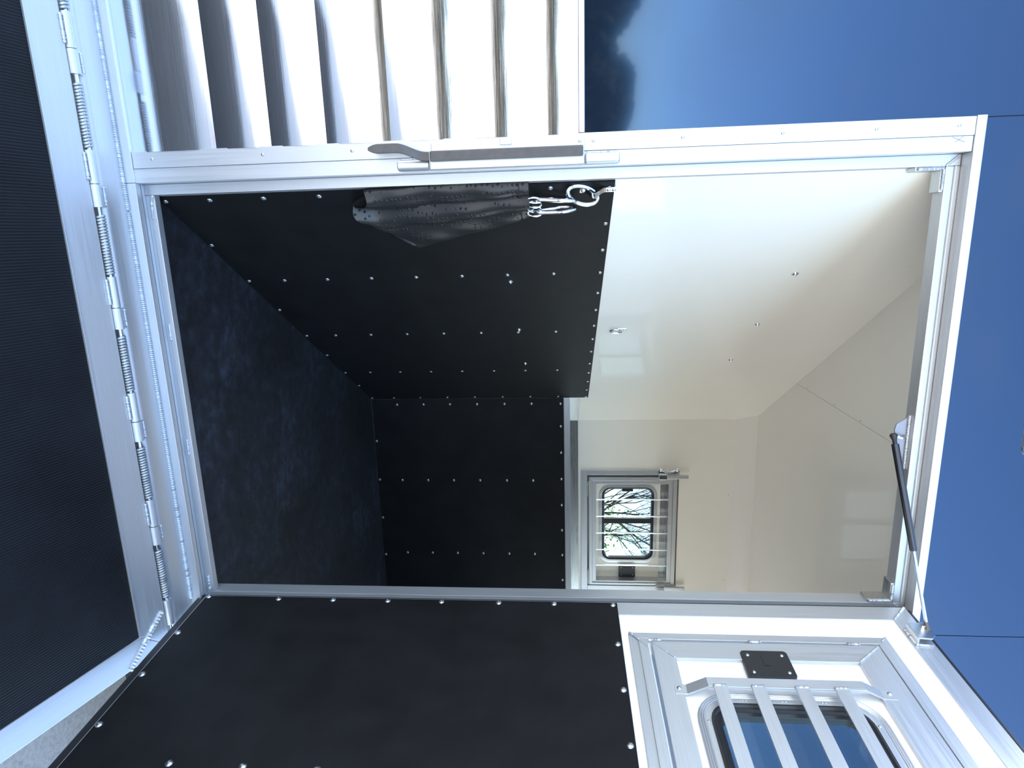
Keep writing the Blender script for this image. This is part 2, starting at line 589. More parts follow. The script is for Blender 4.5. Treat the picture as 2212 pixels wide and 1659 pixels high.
# low box along the far wall with its own kick panel
YK = 1.844
def lx(y, off=0.0):
    return W0.x + (y - W0.y) * math.tan(AW) + off
kb = MB().prism([(lx(YK, 0.004), YK), (XE, YK), (XE, YF - 0.004), (lx(YF - 0.004, 0.004), YF - 0.004)], 0.0005, 1.165, 'Z').obj('trim_1', alu_x, None)
tag(kb, 'low boxed ledge along the far wall faced in black rubber', 'ledge', kind='structure')
kp2 = box('kick_panel', rubber, lx(YK, 0.006), XE - 0.002, YK - 0.006, YK - 0.0002, 0.003, 1.1395, kb, 0.001)
box('top_rail', alu_x, lx(YK, 0.004), XE - 0.002, YK - 0.010, YK - 0.0002, 1.1405, 1.1760, kb, 0.0015)
for i, x in enumerate([1.066, 1.542, 2.025, 2.5, 3.0, 3.5]):
    for z in (0.155, 0.314, 0.472, 0.633, 0.795, 0.953):
        rivet.at(kp2, (x, YK - 0.006, z))
for x in [1.067, 1.204, 1.367, 1.533, 1.70, 1.865, 2.03, 2.2, 2.37, 2.54]:
    rivet.at(kp2, (x, YK - 0.006, 1.122))
for x in [1.292, 1.539, 1.79, 2.04, 2.29, 2.54]:
    rivet.at(kp2, (x, YK - 0.006, 0.014))

# ------------------------------------------------------------------ ceiling
ce = MB().box(-0.3, 3.96, 0.085, 2.26, ZC + 0.004, ZC + 0.03).obj('ceiling', seamd, None)
tag(ce, 'glossy white panelled ceiling of the trailer', 'ceiling', kind='structure')
MB().box(-0.3, 0.916, 0.085, 2.26, ZC, ZC + 0.0045).obj('ceiling_panel', ceilm, ce, 0.0006)
MB().box(0.9175, 2.9, 0.085, 2.26, ZC, ZC + 0.0045).obj('ceiling_panel', ceilm, ce, 0.0006)
MB().box(2.9015, 3.96, 0.085, 2.26, ZC, ZC + 0.0045).obj('ceiling_panel', ceilm, ce, 0.0006)
for x, y in ((0.907, 1.507), (0.907, 1.185), (0.907, 0.928), (0.907, 0.66)):
    screw.at(ce, (x, y, ZC), (math.radians(90), 0, 0), 0.7)

# ------------------------------------------------------------------ doorway frame
fr = empty('trim_2', (0, 0, 0))
tag(fr, 'bare welded aluminium door frame around the opening', 'door frame', kind='structure')
# left jamb: riveted flange, front face, stop
box('flange', alu_z, -0.130, -0.0875, -0.004, -0.0002, 0.0005, 2.1275, fr, 0.001)
box('flange', alu_z, 1.219, 1.2725, -0.004, -0.0002, 0.0012, 2.1275, fr, 0.001)
box('jamb', alu_z, -0.0870, -0.0505, -0.0015, 0.0845, -0.028, 2.1275, fr, 0.0015)
box('jamb', alu_z, 1.2178, 1.2215, -0.0015, 0.0845, -0.028, 2.1275, fr, 0.0005)
box('jamb_stop', alu_z, -0.050, -0.022, 0.037, 0.0845, -0.030, 2.1275, fr, 0.002)
box('jamb_stop', alu_z, 1.195, 1.2175, 0.037, 0.0845, -0.030, 2.1275, fr, 0.002)
box('head', alu_x, -0.132, 1.2735, -0.006, -0.0002, 2.128, 2.151, fr, 0.0015)
box('head_lining', alu_x, -0.050, 1.2175, 0.0, 0.0845, 2.1285, 2.134, fr, 0.0005)
box('head_stop', alu_x, -0.0215, 1.1945, 0.037, 0.0845, 2.094, 2.128, fr, 0.002)
box('head_lip', alu_x, -0.0215, 1.1945, 0.031, 0.0365, 2.113, 2.117, fr, 0.0008)
box('sill_stop', alu_x, -0.0215, 1.1945, 0.037, 0.061, -0.03, 0.019, fr, 0.0015)
box('sill_lip', alu_x, -0.0500, 1.2175, 0.0, 0.012, -0.030, 0.0, fr, 0.0012)
box('sill_channel', alu_x, -0.0500, 1.2175, 0.0125, 0.0365, -0.030, -0.006, fr, 0.0005)
box('sill_rib', alu_x, -0.0500, 1.2175, 0.016, 0.019, -0.006, 0.0, fr, 0.0005)
for z in (0.055, 0.36, 0.60, 0.88, 1.19 + 0.03, 1.44, 1.68, 1.90, 2.09):
    rivet.at(fr, (-0.110, -0.004, z), scale=0.55)
# corner gussets and weld beads
def gusset(x, sx):
    # L shaped corner filler standing a little below the head
    poly = [(x, 2.094), (x + sx * 0.062, 2.094), (x + sx * 0.062, 2.084), (x + sx * 0.010, 2.084), (x + sx * 0.010, 2.022), (x, 2.022)]
    MB().prism(poly, 0.040, 0.082, 'Y').obj('corner_gusset', alu_dull, fr, 0.0015)
    bead([(x + sx * 0.058, 0.038, 2.090), (x + sx * 0.006, 0.038, 2.090), (x + sx * 0.005, 0.038, 2.026)], 0.0045, 0.0042).obj('weld_bead', weldm, fr, 0, 60)
gusset(-0.022, 1)
gusset(1.195, -1)
bead([(-0.022, 0.036, 2.093), (-0.047, 0.036, 2.123)], 0.004, 0.005).obj('weld_bead', weldm, fr, 0, 60)
bead([(1.195, 0.036, 2.093), (1.215, 0.036, 2.123)], 0.0035, 0.005).obj('weld_bead', weldm, fr, 0, 60)
bead([(-0.0225, 0.036, 0.016), (-0.005, 0.036, 0.010), (0.042, 0.036, 0.007)], 0.0048, 0.0045).obj('weld_bead', weldm, fr, 0, 60)
for x in (0.335, 0.685, 1.14):
    bead([(x, 0.036, 0.006), (x + 0.048, 0.036, 0.005)], 0.0042, 0.0045).obj('weld_bead', weldm, fr, 0, 60)
bead([(-0.052, 0.001, -0.026), (-0.083, -0.003, -0.022)], 0.006, 0.006).obj('weld_bead', weldm, fr, 0, 60)
# pencilled cross on the jamb near the head
pencil = simple('pencil', (0.12, 0.13, 0.20), 0.7)
for a, b in (((-0.0845, 2.078), (-0.0725, 2.108)), ((-0.0730, 2.086), (-0.0855, 2.104))):
    n_ = Vector((b[1] - a[1], -(b[0] - a[0]))).normalized() * 0.0005
    MB().prism([(a[0] + n_.x, a[1] + n_.y), (b[0] + n_.x, b[1] + n_.y), (b[0] - n_.x, b[1] - n_.y), (a[0] - n_.x, a[1] - n_.y)], -0.0019, -0.0014, 'Y').obj('pencil_mark', pencil, fr)
# strut bracket welded under the head stop
brk = MB().prism([(0.632, 2.094), (0.792, 2.094), (0.760, 2.072), (0.672, 2.056), (0.655, 2.060)], 0.060, 0.065, 'Y').obj('strut_bracket', brkm_shaded, fr, 0.001)
bead([(0.630, 0.057, 2.091), (0.785, 0.057, 2.091)], 0.0050, 0.0042).obj('weld_bead', weldm, fr, 0, 60)

# ------------------------------------------------------------------ sill beam with hinge
sb = empty('trim_4', (0, 0, 0))
tag(sb, 'aluminium sill beam carrying the sprung ramp hinge', 'sill', kind='structure')
prof = [(0.004, -0.030), (0.004, -0.13), (-0.098, -0.13), (-0.098, -0.062)]
for k in range(7):
    a = math.radians(90 * k / 6)
    prof.append((-0.080 - 0.018 * math.cos(a), -0.050 + 0.018 * math.sin(a)))
prof.append((-0.002, -0.031))
MB().prism(prof, -1.25, 1.30, 'X').obj('beam', alu_x, sb, 0, 40)
box('upright_lip', alu_x, -1.25, -0.0515, -0.009, 0.0035, -0.031, 0.0, sb, 0.0012)
box('upright_lip', alu_x, -0.0505, 1.30, -0.009, -0.0003, -0.031, 0.0005, sb, 0.0012)
bead([(-1.2, -0.013, -0.029), (0.02, -0.013, -0.029)], 0.0065, 0.0058).obj('weld_bead', weldm, sb, 0, 60)
bead([(0.024, -0.013, -0.029), (1.19, -0.013, -0.029)], 0.0065, 0.0058).obj('weld_bead', weldm, sb, 0, 60)

# ------------------------------------------------------------------ ramp
HY, HZ = -0.112, -0.036
RA = math.radians(16.0)
rp = empty('loading_ramp', (0, HY, HZ), (RA, 0, 0))
tag(rp, 'lowered ramp with ribbed black mat in a bare aluminium frame', 'ramp')
RL, RR, RE = -1.12, 1.270, -1.93
MX0, MX1, MY0, MY1 = RL + 0.077, 1.193, -0.098, RE + 0.08
def mitre(poly, mat):
    return MB().prism(poly, -0.045, 0.0, 'Z').obj('frame_rail', mat, rp, 0.002)
mitre([(RL, -0.0135), (RR, -0.0135), (MX1, MY0), (MX0, MY0)], alu_x)
mitre([(RL, RE), (MX0, MY1), (MX1, MY1), (RR, RE)], alu_x)
mitre([(RL, -0.018), (MX0, MY0), (MX0, MY1), (RL, RE)], alu_y)
mitre([(RR, -0.018), (RR, RE), (MX1, MY1), (MX1, MY0)], alu_y)
box('mat', matrib, MX0 + 0.003, MX1 - 0.003, MY1 + 0.003, MY0 - 0.003, -0.040, -0.002, rp, 0.0005)
MB().box(MX0, MX1, MY0 - 0.003, MY0, -0.02, 0.0035).obj('edge_strip', alu_x, rp, 0.0006)
bead([(1.155, -0.022, -0.001), (1.268, -0.146, -0.001)], 0.0100, 0.0085).obj('weld_bead', weldm, rp, 0, 60)
# hinge: rod, ramp side tubes and body side tubes alternating with springs
MB().tube([(RL, 0, 0), (RR - 0.03, 0, 0)], 0.0042, 8).obj('hinge_rod', zinc, rp)
per = 0.312
def coil():
    mb = MB()
    n = 20
    L = 0.150
    path = []
    m = n * 12
    for i in range(m + 1):
        t = 2 * math.pi * i / 12
        path.append((L * i / m, 0.0088 * math.cos(t), 0.0088 * math.sin(t)))
    return mb.tube(path, 0.0033, 6)
cs = Stamp(coil(), 'spring', springm, 60)
def hollow(L, r, ri=0.006):
    return MB().lathe([(ri, 0), (r, 0), (r, L), (ri, L)], 18, 'X')
tr = Stamp(hollow(0.080, 0.0118), 'hinge_tube', alu_x, 40)
tb = Stamp(hollow(0.055, 0.0130), 'hinge_tube', alu_x, 40)
for k in range(-3, 4):
    x0 = -0.040 + per * k
    if x0 < RL:
        continue
    if x0 + 0.055 < 1.1:
        o = tb.at(sb, (x0, HY, HZ))
        MB().box(x0, x0 + 0.055, HY + 0.004, HY + 0.022, HZ - 0.008, HZ + 0.007).obj('hinge_tab', alu_x, sb, 0.003)
        bead([(x0 + 0.004, HY + 0.017, HZ + 0.008), (x0 + 0.051, HY + 0.017, HZ + 0.008)], 0.005, 0.006, jitter=0.3).obj('weld_bead', weldm, sb, 0, 60)
        cs.at(rp, (x0 + 0.076, 0, 0))
    tr.at(rp, (x0 - 0.082, 0, 0))
    bead([(x0 - 0.076, -0.0165, 0.003), (x0 - 0.010, -0.0165, 0.003)], 0.0042, 0.007, jitter=0.35).obj('weld_bead', weldm, rp, 0, 60)
tr.at(rp, (1.13, 0, 0))

# ------------------------------------------------------------------ swung open door
dr = empty('door_1', (XR, 0, 0), (0, 0, TD))
tag(dr, 'open door with black rubber lower half and barred window hatch', 'door', kind='structure')
DWD = 1.185
BX0, BX1, BZ0, BZ1 = 0.17, 1.01, 1.362, 1.970       # hatch hole
m = MB()
for a in ((0.002, BX0, 0.018, 2.105), (BX1, DWD, 0.018, 2.105), (BX0, BX1, 0.018, BZ0), (BX0, BX1, BZ1, 2.105)):
    m.box(a[0], a[1], 0.0, 0.036, a[2], a[3])
m.obj('door_panel', whited, dr)
m = MB()
for a in ((0.0, BX0, 0.014, 2.106), (BX1, DWD, 0.014, 2.106), (BX0, BX1, 0.014, BZ0), (BX0, BX1, BZ1, 2.106)):
    m.box(a[0], a[1], 0.0365, 0.042, a[2], a[3])
m.obj('outer_skin', blue, dr)
frame_rect(0.0, DWD, 0.0145, 2.108, 0.057, -0.003, 0.034, (alu_x, alu_z), dr, ('door_rail', 'door_stile'))
dk = box('kick_panel', rubber, 0.009, DWD - 0.009, -0.0085, -0.0035, 0.0215, 1.290, dr, 0.0012)
dk['label'] = 'black riveted rubber kick panel'
for t_ in (0.020, 0.186, 0.347, 0.508, 0.67, 0.83, 0.99, 1.16):
    rivet.at(dk, (t_, -0.0085, 1.2768), scale=1.1)
    rivet.at(dk, (t_ - 0.006, -0.0085, 0.032), scale=1.1)
for z in (0.259, 0.431, 0.601, 0.766, 0.939, 1.104):
    rivet.at(dk, (0.0195, -0.0085, z), scale=1.1)
for z in (0.266, 0.434, 0.60, 0.77, 0.94, 1.108):
    rivet.at(dk, (0.597, -0.0085, z), scale=1.1)
    rivet.at(dk, (1.165, -0.0085, z), scale=1.1)
box('bottom_seal', gasket, 0.0, DWD, 0.002, 0.045, -0.012, 0.0135, dr, 0.004)
box('top_seal', gasket, -0.004, DWD, 0.008, 0.046, 2.1085, 2.126, dr, 0.004)
box('hinge_seal', gasket, -0.008, -0.0015, 0.0, 0.03, 0.0, 2.11, dr, 0.002)
bead([(0.0025, -0.004, 2.104), (0.055, -0.004, 2.054)], 0.0042, 0.0042).obj('weld_bead', weldm, dr, 0, 60)
# strut bracket on the door
m = MB().prism([(0.092, 2.108), (0.102, 2.112), (0.145, 2.110), (0.160, 2.096), (0.157, 2.062), (0.100, 2.064)], -0.026, -0.022, 'Y')
m.obj('strut_bracket', alu_dull, dr, 0.001)
MB().box(0.098, 0.158, -0.0255, -0.003, 2.060, 2.065).obj('strut_bracket', alu_dull, dr, 0.001)
bead([(0.098, -0.005, 2.0585), (0.158, -0.005, 2.0585), (0.162, -0.005, 2.100)], 0.0045, 0.0048).obj('weld_bead', weldm, dr, 0, 60)
MB().lathe([(0.0055, 0), (0.0055, 0.007), (0.0045, 0.009)], 6, '-Y', (0.118, -0.026, 2.092)).obj('bolt', zinc, dr)
# hatch with window on the door
frame_rect(0.135, 1.045, 1.310, 1.993, 0.026, -0.006, -0.0002, (alu_x, alu_z), dr, ('hatch_trim', 'hatch_trim'))
frame_rect(0.1565, 1.0235, 1.3335, 1.9715, 0.024, -0.010, -0.0002, (alu_x, alu_z), dr, ('hatch_trim', 'hatch_trim'), ws=(0.008, 0.008, 0.025, 0.012))
ht = empty('window_hatch', (0, 0, 0))
ht.parent = dr
frame_rect(0.172, 1.008, 1.3685, 1.957, 0.058, -0.009, 0.030, (alu_x, alu_z), ht, ('hatch_rail', 'hatch_stile'), ws=(0.062, 0.062, 0.055, 0.075))
for a in ((0.138, 1.312, 0.166, 1.336), (0.170, 1.336, 0.199, 1.358), (0.176, 1.3715, 0.232, 1.422), (0.138, 1.990, 0.155, 1.972), (0.174, 1.954, 0.232, 1.884)):
    bead([(a[0], -0.009, a[1]), (a[2], -0.010, a[3])], 0.0034, 0.0042).obj('weld_bead', weldm, dr, 0, 60)
for z in (1.376, 1.640, 1.895):
    bead([(0.166, -0.008, z - 0.016), (0.166, -0.008, z + 0.018)], 0.0055, 0.006, jitter=0.3).obj('weld_bead', weldm, dr, 0, 60)
# window in the hatch
WCX, WCZ = 0.590, 1.652
WHX, WHZ = 0.246, 0.212
m = MB()
for a in ((0.230, WCX - 0.205, 1.420, 1.886), (WCX + 0.205, 0.950, 1.420, 1.886), (WCX - 0.205, WCX + 0.205, 1.420, WCZ - 0.172), (WCX - 0.205, WCX + 0.205, WCZ + 0.172, 1.886)):
    m.box(a[0], a[1], 0.001, 0.028, a[2], a[3])
m.obj('hatch_panel', whited, ht)
ring = rring(WCX, WCZ, WHX, WHZ, 0.085, [(0.0, 0.0005), (0.0, -0.004), (0.004, -0.006), (0.006, -0.0045), (0.009, -0.006), (0.011, -0.0045), (0.014, -0.006), (0.016, -0.0045), (0.019, -0.0055), (0.031, -0.0045), (0.031, 0.0005)]).obj('window_ring', alu_x, ht, 0, 30)
rring(WCX, WCZ, WHX - 0.030, WHZ - 0.030, 0.060, [(0.0, 0.003), (0.0, -0.005), (0.006, -0.006), (0.010, -0.002), (0.016, -0.002), (0.018, 0.006), (0.026, 0.008), (0.026, 0.026), (0.0, 0.026)]).obj('window_seal', gasket, ht, 0, 35)
rplate(WCX, WCZ, WHX - 0.050, WHZ - 0.050, 0.045, 0.012, 0.016).obj('pane', glass_door, ht, 0, 0)
for z in (1.56, 1.652, 1.744):
    for dz in (-0.004, 0.004):
        screw.at(ht, (WCX - WHX + 0.022, -0.0052, z + dz), scale=0.55)
for t_ in (0.43, 0.59, 0.75):
    screw.at(ht, (t_, -0.0052, WCZ + WHZ - 0.024), scale=0.8)
    screw.at(ht, (t_, -0.0052, WCZ - WHZ + 0.024), scale=0.8)
# straps with four flat bars
def strap(t0):
    y = -0.034
    prof = [(1.402, -0.0095), (1.430, -0.0095), (1.478, y), (1.842, y), (1.888, -0.0095), (1.916, -0.0095)]
    th = 0.0045
    poly = [(a[1], a[0]) for a in prof] + [(a[1] + th if True else 0, a[0]) for a in prof[::-1]]
    poly = [(p_[0] - (0.0 if i < 6 else 0.0), p_[1]) for i, p_ in enumerate(poly)]
    o = MB().prism([(q[0], q[1]) for q in poly], t0, t0 + 0.030, 'X').obj('bar_strap', alu_z, ht, 0.0008)
    screw.at(o, (t0 + 0.012, -0.0095, 1.413), scale=1.3)
    screw.at(o, (t0 + 0.012, -0.0095, 1.905), scale=1.3)
strap(0.325)
strap(0.825)
for z in (1.505, 1.594, 1.695, 1.785):
    b_ = box('window_bar', alu_x, 0.352, 0.828, -0.0375, -0.0325, z - 0.016, z + 0.016, ht, 0.001)
    bead([(0.353, -0.036, z - 0.016), (0.353, -0.036, z + 0.016)], 0.0045, 0.0045).obj('weld_bead', weldm, b_, 0, 60)
# black latch plate
lp = rplate(0.250, 1.650, 0.047, 0.059, 0.010, -0.0125, -0.0005)
lp = lp.obj('latch_plate', blackp, ht, 0.0012)
for dt in (-0.030, 0.030):
    for dz in (-0.043, 0.043):
        screw.at(lp, (0.250 + dt, -0.0125, 1.650 + dz), scale=1.1)
box('latch_mark', blackp, 0.222, 0.257, -0.0135, -0.0122, 1.640, 1.6425, lp)
box('latch_mark', blackp, 0.2545, 0.257, -0.0135, -0.0122, 1.6425, 1.656, lp)

# ------------------------------------------------------------------ window hatch in the far wall
wd = empty('window_1', (0, YF, 0))
tag(wd, 'framed feed window with upright rods in the far white wall', 'window', kind='structure')
YR = 0.050
m = MB()
for a in ((1.66, 1.74, 1.26, 1.94), (2.48, 2.56, 1.26, 1.94), (1.74, 2.48, 1.26, 1.34), (1.74, 2.48, 1.86, 1.94)):
    m.box(a[0], a[1], 0.0795, 0.084, a[2], a[3])
m.obj('leak_backing', seamd, wd, 0, 0)  # dark backing added behind the hatch gap to stop daylight leaking through
MB().box(1.661, 2.560, -0.010, -0.0005, 1.252, 1.2945).obj('window_trim', alu_x, wd, 0.0015)
MB().box(1.661, 1.6945, -0.010, -0.0005, 1.2950, 1.905).obj('window_trim', alu_z, wd, 0.0015)
MB().box(2.520, 2.560, -0.010, -0.0005, 1.2950, 1.905).obj('window_trim', alu_z, wd, 0.0015)
frame_rect(1.710, 2.510, 1.306, 1.893, 0.026, -0.014, 0.055, (alu_x, alu_z), wd, ('hatch_rail', 'hatch_stile'), ws=(0.024, 0.014, 0.022, 0.026))
frame_rect(1.7345, 2.4955, 1.3285, 1.8665, 0.026, -0.008, 0.055, (alu_x, alu_z), wd, ('hatch_rail', 'hatch_stile'), ws=(0.026, 0.014, 0.026, 0.028))
k2 = 1.0125
def fx(x):
    return CAM.x + (x - CAM.x) * k2
def fz(z):
    return CAM.z + (z - CAM.z) * k2
GX0, GX1, GZ0, GZ1 = fx(1.764), fx(2.343), fz(1.373), fz(1.765)
gcx, gcz, ghx, ghz = (GX0 + GX1) / 2, (GZ0 + GZ1) / 2, (GX1 - GX0) / 2, (GZ1 - GZ0) / 2
m = MB()
for a in ((1.70, GX0 + 0.03, 1.30, 1.90), (GX1 - 0.03, 2.515, 1.30, 1.90), (GX0 + 0.03, GX1 - 0.03, 1.30, GZ0 + 0.03), (GX0 + 0.03, GX1 - 0.03, GZ1 - 0.03, 1.90)):
    m.box(a[0], a[1], YR, YR + 0.02, a[2], a[3])
m.obj('hatch_panel', white, wd)
box('panel_strip', alu_dull, 1.76, 2.48, YR - 0.004, YR - 0.0002, fz(1.784), 1.846, wd, 0.0008)
rring(gcx, gcz, ghx, ghz, 0.080, [(0.0, YR), (0.0, YR - 0.004), (0.003, YR - 0.005), (0.022, YR - 0.004), (0.022, YR)]).obj('window_ring', alu_x, wd, 0, 30)
rring(gcx, gcz, ghx - 0.021, ghz - 0.021, 0.062, [(0.0, YR - 0.003), (0.004, YR - 0.006), (0.014, YR - 0.002), (0.019, YR + 0.01), (0.019, YR + 0.022), (0.0, YR + 0.022)]).obj('window_seal', gasket, wd, 0, 35)
mx0, mx1 = fx(2.014), fx(2.050)
box('mullion', gasket, mx0, mx1, YR - 0.002, YR + 0.016, GZ0 + 0.03, GZ1 - 0.03, wd, 0.001)
box('slider_catch', gasket, GX0 + 0.030, GX0 + 0.052, YR - 0.004, YR + 0.014, gcz - 0.040, gcz + 0.034, wd, 0.001)
MB().box(GX0 + 0.028, mx0 + 0.004, YR + 0.010, YR + 0.013, GZ0 + 0.028, GZ1 - 0.028).obj('pane', glass_far, wd, 0, 0)
MB().box(mx1 - 0.004, GX1 - 0.028, YR + 0.010, YR + 0.013, GZ0 + 0.028, GZ1 - 0.028).obj('pane', glass_far, wd, 0, 0)
rod = Stamp(MB().tube([(0, 0, 1.345), (0, 0, 1.848)], 0.0052, 10), 'window_rod', zinc, 40)
for x in (1.874, 1.997, 2.121, 2.246, 2.365):
    rod.at(wd, (x, -0.002, 0))
for x in (gcx - 0.10, gcx, gcx + 0.10):
    screw.at(wd, (x, YR - 0.005, GZ0 + 0.012), scale=0.6)
lp2 = rplate(2.430, 1.572, 0.043, 0.057, 0.008, -0.004 + 0.03, 0.035).obj('latch_plate', blackp, wd, 0.001)
MB().box(2.44, 2.46, 0.03, YR, 1.55, 1.59).obj('latch_plate', blackp, wd, 0)
for dx in (-0.030, 0.026):
    for dz in (-0.040, 0.040):
        screw.at(lp2, (2.430 + dx, 0.026, 1.572 + dz), scale=0.9)
for x in (1.745, 2.40):
    MB().lathe([(0.010, 0), (0.010, 0.052), (0.0085, 0.053), (0.0085, 0.056), (0.010, 0.057), (0.010, 0.10)], 12, 'X', (x, -0.012, 1.303)).obj('hinge_barrel', zinc, wd)
    MB().lathe([(0.0, 0), (0.006, 0.002), (0.007, 0.008), (0.003, 0.012)], 10, 'X', (x - 0.012, -0.012, 1.303)).obj('hinge_pin', zinc, wd)
def bolt_latch(x, handle):
    l = MB().box(x - 0.019, x + 0.019, -0.018, -0.0105, 1.767, 1.905).obj('slide_latch', alu_z, wd, 0.002)
    MB().box(x - 0.012, x + 0.012, -0.034, -0.0185, 1.770, 1.962).obj('latch_bar', alu_z, l, 0.003)
    MB().box(x - 0.019, x + 0.017, -0.038, -0.0185, 1.772, 1.825).obj('latch_keeper', zinc, l, 0.004)
    if handle:
        MB().box(x - 0.045, x - 0.0195, -0.022, -0.012, 1.765, 1.890).obj('latch_plate', zinc, l, 0.002)
        hp = []
        for i in range(13):
            u = i / 12
            hp.append((x - 0.058 + 0.018 * math.sin(math.pi * u), -0.040, 1.778 + 0.106 * u))
        MB().tube(hp, 0.0065, 10).obj('latch_handle', zinc, l)
        for z in (1.778, 1.884):
            MB().lathe([(0.002, -0.012), (0.009, -0.008), (0.012, 0), (0.009, 0.008), (0.002, 0.012)], 12, '-Y', (x - 0.058, -0.040, z)).obj('handle_knob', zinc, l)
            MB().tube([(x - 0.056, -0.036, z), (x - 0.040, -0.018, z)], 0.005, 8).obj('handle_post', zinc, l)
bolt_latch(1.702, True)
bolt_latch(2.526, False)

# ------------------------------------------------------------------ gas strut
A_ = Vector((0.687, 0.052, 2.051))
B_ = Vector((XR, 0, 0)) + Vector((math.cos(TD), math.sin(TD), 0)) * 0.1197 + Vector((math.sin(TD), -math.cos(TD), 0)) * 0.020 + Vector((0, 0, 2.104))
gs = empty('gas_strut', A_)
tag(gs, 'black gas strut running from the door frame head to the open door', 'gas strut')
dv = (B_ - A_)
d_ = dv.normalized()
Z0 = Vector((0, 0, 0))
MB().tube([d_ * 0.022, d_ * 0.310, d_ * 0.313], [0.0098, 0.0098, 0.008], 16).obj('cylinder', simple('strut_black', (0.012, 0.012, 0.016), 0.22, 0.0, coat=0.6), gs)
MB().tube([d_ * 0.313, dv - d_ * 0.016], 0.0044, 10).obj('piston_rod', zinc, gs)
MB().tube([-d_ * 0.008, -d_ * 0.005, d_ * 0.0, d_ * 0.008, d_ * 0.012, d_ * 0.0225], [0.005, 0.009, 0.0105, 0.007, 0.0058, 0.0058], 12).obj('ball_socket', gasket, gs)
MB().tube([dv - d_ * 0.022, dv - d_ * 0.010, dv - d_ * 0.004, dv + d_ * 0.006], [0.0060, 0.0064, 0.0085, 0.006], 12).obj('ball_socket', simple('socket_brown', (0.12, 0.10, 0.08), 0.4, 0.3), gs)
MB().tube([(0.0, 0.0, 0.006), (0.004, 0.0, 0.022), (0.004, 0.006, 0.030)], [0.0045, 0.0055, 0.0055], 8).obj('ball_stud', zinc, gs)

# ------------------------------------------------------------------ latch on the left jamb
la = empty('door_latch', (-0.085, -0.004, 0.80))
tag(la, 'lever latch with dark grip on the jamb beside the stainless cladding', 'latch')
def lo(x0, x1, y0, y1, z0, z1, name, mat, bv=0.0015):
    return MB().box(x0 + 0.085, x1 + 0.085, y0 + 0.004, y1 + 0.004, z0 - 0.8, z1 - 0.8).obj(name, mat, la, bv)
lo(-0.120, -0.080, -0.011, -0.0042, 0.808, 1.197, 'back_plate', alu_z)
lo(-0.097, -0.052, -0.046, -0.011, 0.808, 1.196, 'channel', alu_z, 0.004)
lo(-0.0955, -0.070, -0.055, -0.0462, 0.812, 1.193, 'grip', plastic, 0.004)
for z0, z1 in ((0.722, 0.806), (1.1985, 1.284)):
    MB().lathe([(0.010, 0), (0.0135, 0.003), (0.0135, z1 - z0 - 0.003), (0.010, z1 - z0)], 18, 'Z', (-0.066 + 0.085, -0.020 + 0.004, z0 - 0.8)).obj('guide_tube', alu_z, la)
    bead([(-0.082 + 0.085, -0.003, z0 - 0.795), (-0.082 + 0.085, -0.003, z1 - 0.805)], 0.004, 0.005).obj('weld_bead', weldm, la, 0, 60)
# curved paddle handle
pp = []
nseg = 14
hv, hf = [], []
for i in range(nseg + 1):
    u = i / nseg
    z = 0.655 + 0.155 * u
    bend = 0.5 - 0.5 * math.cos(math.pi * min(1, max(0, (u - 0.45) / 0.5)))
    xc = -0.106 + 0.022 * bend
    w = 0.0115 if i > 1 else (0.004 if i == 0 else 0.009)
    y0, y1 = -0.052, -0.040
    y0 += 0.010 * bend
    y1 += 0.012 * bend
    for (xx, yy) in ((xc - w, y0 + 0.002), (xc + w * 0.9, y0), (xc + w, y1), (xc - w, y1)):
        hv.append((xx + 0.085, yy + 0.004, z - 0.8))
for i in range(nseg):
    for k in range(4):
        k2_ = (k + 1) % 4
        hf.append((i * 4 + k, i * 4 + k2_, (i + 1) * 4 + k2_, (i + 1) * 4 + k))
hf.append((0, 1, 2, 3))
hf.append(tuple(nseg * 4 + k for k in range(4)))
MB().add(hv, hf).obj('lever', plastic, la, 0.0015)
lo(-0.125, -0.108, -0.016, -0.011, 0.985, 1.015, 'catch_tab', alu_z)
rivet.at(la, (-0.110 + 0.085, -0.007, 1.186 - 0.8), scale=0.55)

# ------------------------------------------------------------------ fittings on the slanted wall
def wempty(name, s, z, n):
    return empty(name, LW(s, z, n), (0, 0, TW))
# eye strap bracket  (local: x along wall, -y out of wall, z up)
eb = wempty('eye_strap', 0.036, 1.236, 0.0052)
tag(eb, 'bolted metal eye strap at the top edge of the black kick panel', 'bracket')
pr = []
for i in range(21):
    u = i / 20
    z = -0.047 + 0.098 * u
    h = 0.020 * math.exp(-((z + 0.008) / 0.016) ** 2)
    pr.append((-h - 0.0035, z))
poly = pr + [(a + 0.0032, b) for a, b in pr[::-1]]
MB().prism(poly, -0.010, 0.010, 'X').obj('strap', zinc, eb, 0, 40)
for z in (-0.038, 0.030, 0.044):
    dome.at(eb, (0.0, -0.0035, z), scale=0.62)
# oval ring through the strap
def oval(c, a, b, e1, e2, r, n=28, seg=10, pw=1.0):
    c, e1, e2 = Vector(c), Vector(e1).normalized(), Vector(e2).normalized()
    path = []
    for i in range(n):
        t = 2 * math.pi * i / n
        path.append(c + e1 * (a * math.cos(t)) + e2 * (b * math.sin(t)))
    return MB().tube(path, r, seg, closed=True)
rg = wempty('oval_ring', 0.040, 1.190, 0.020)
tag(rg, 'thick oval steel ring hanging in the eye strap', 'ring')
oval((0, 0, 0.006), 0.043, 0.024, (0.35, -0.10, 1), (0.8, -0.62, -0.2), 0.0062).obj('ring', zinc, rg)
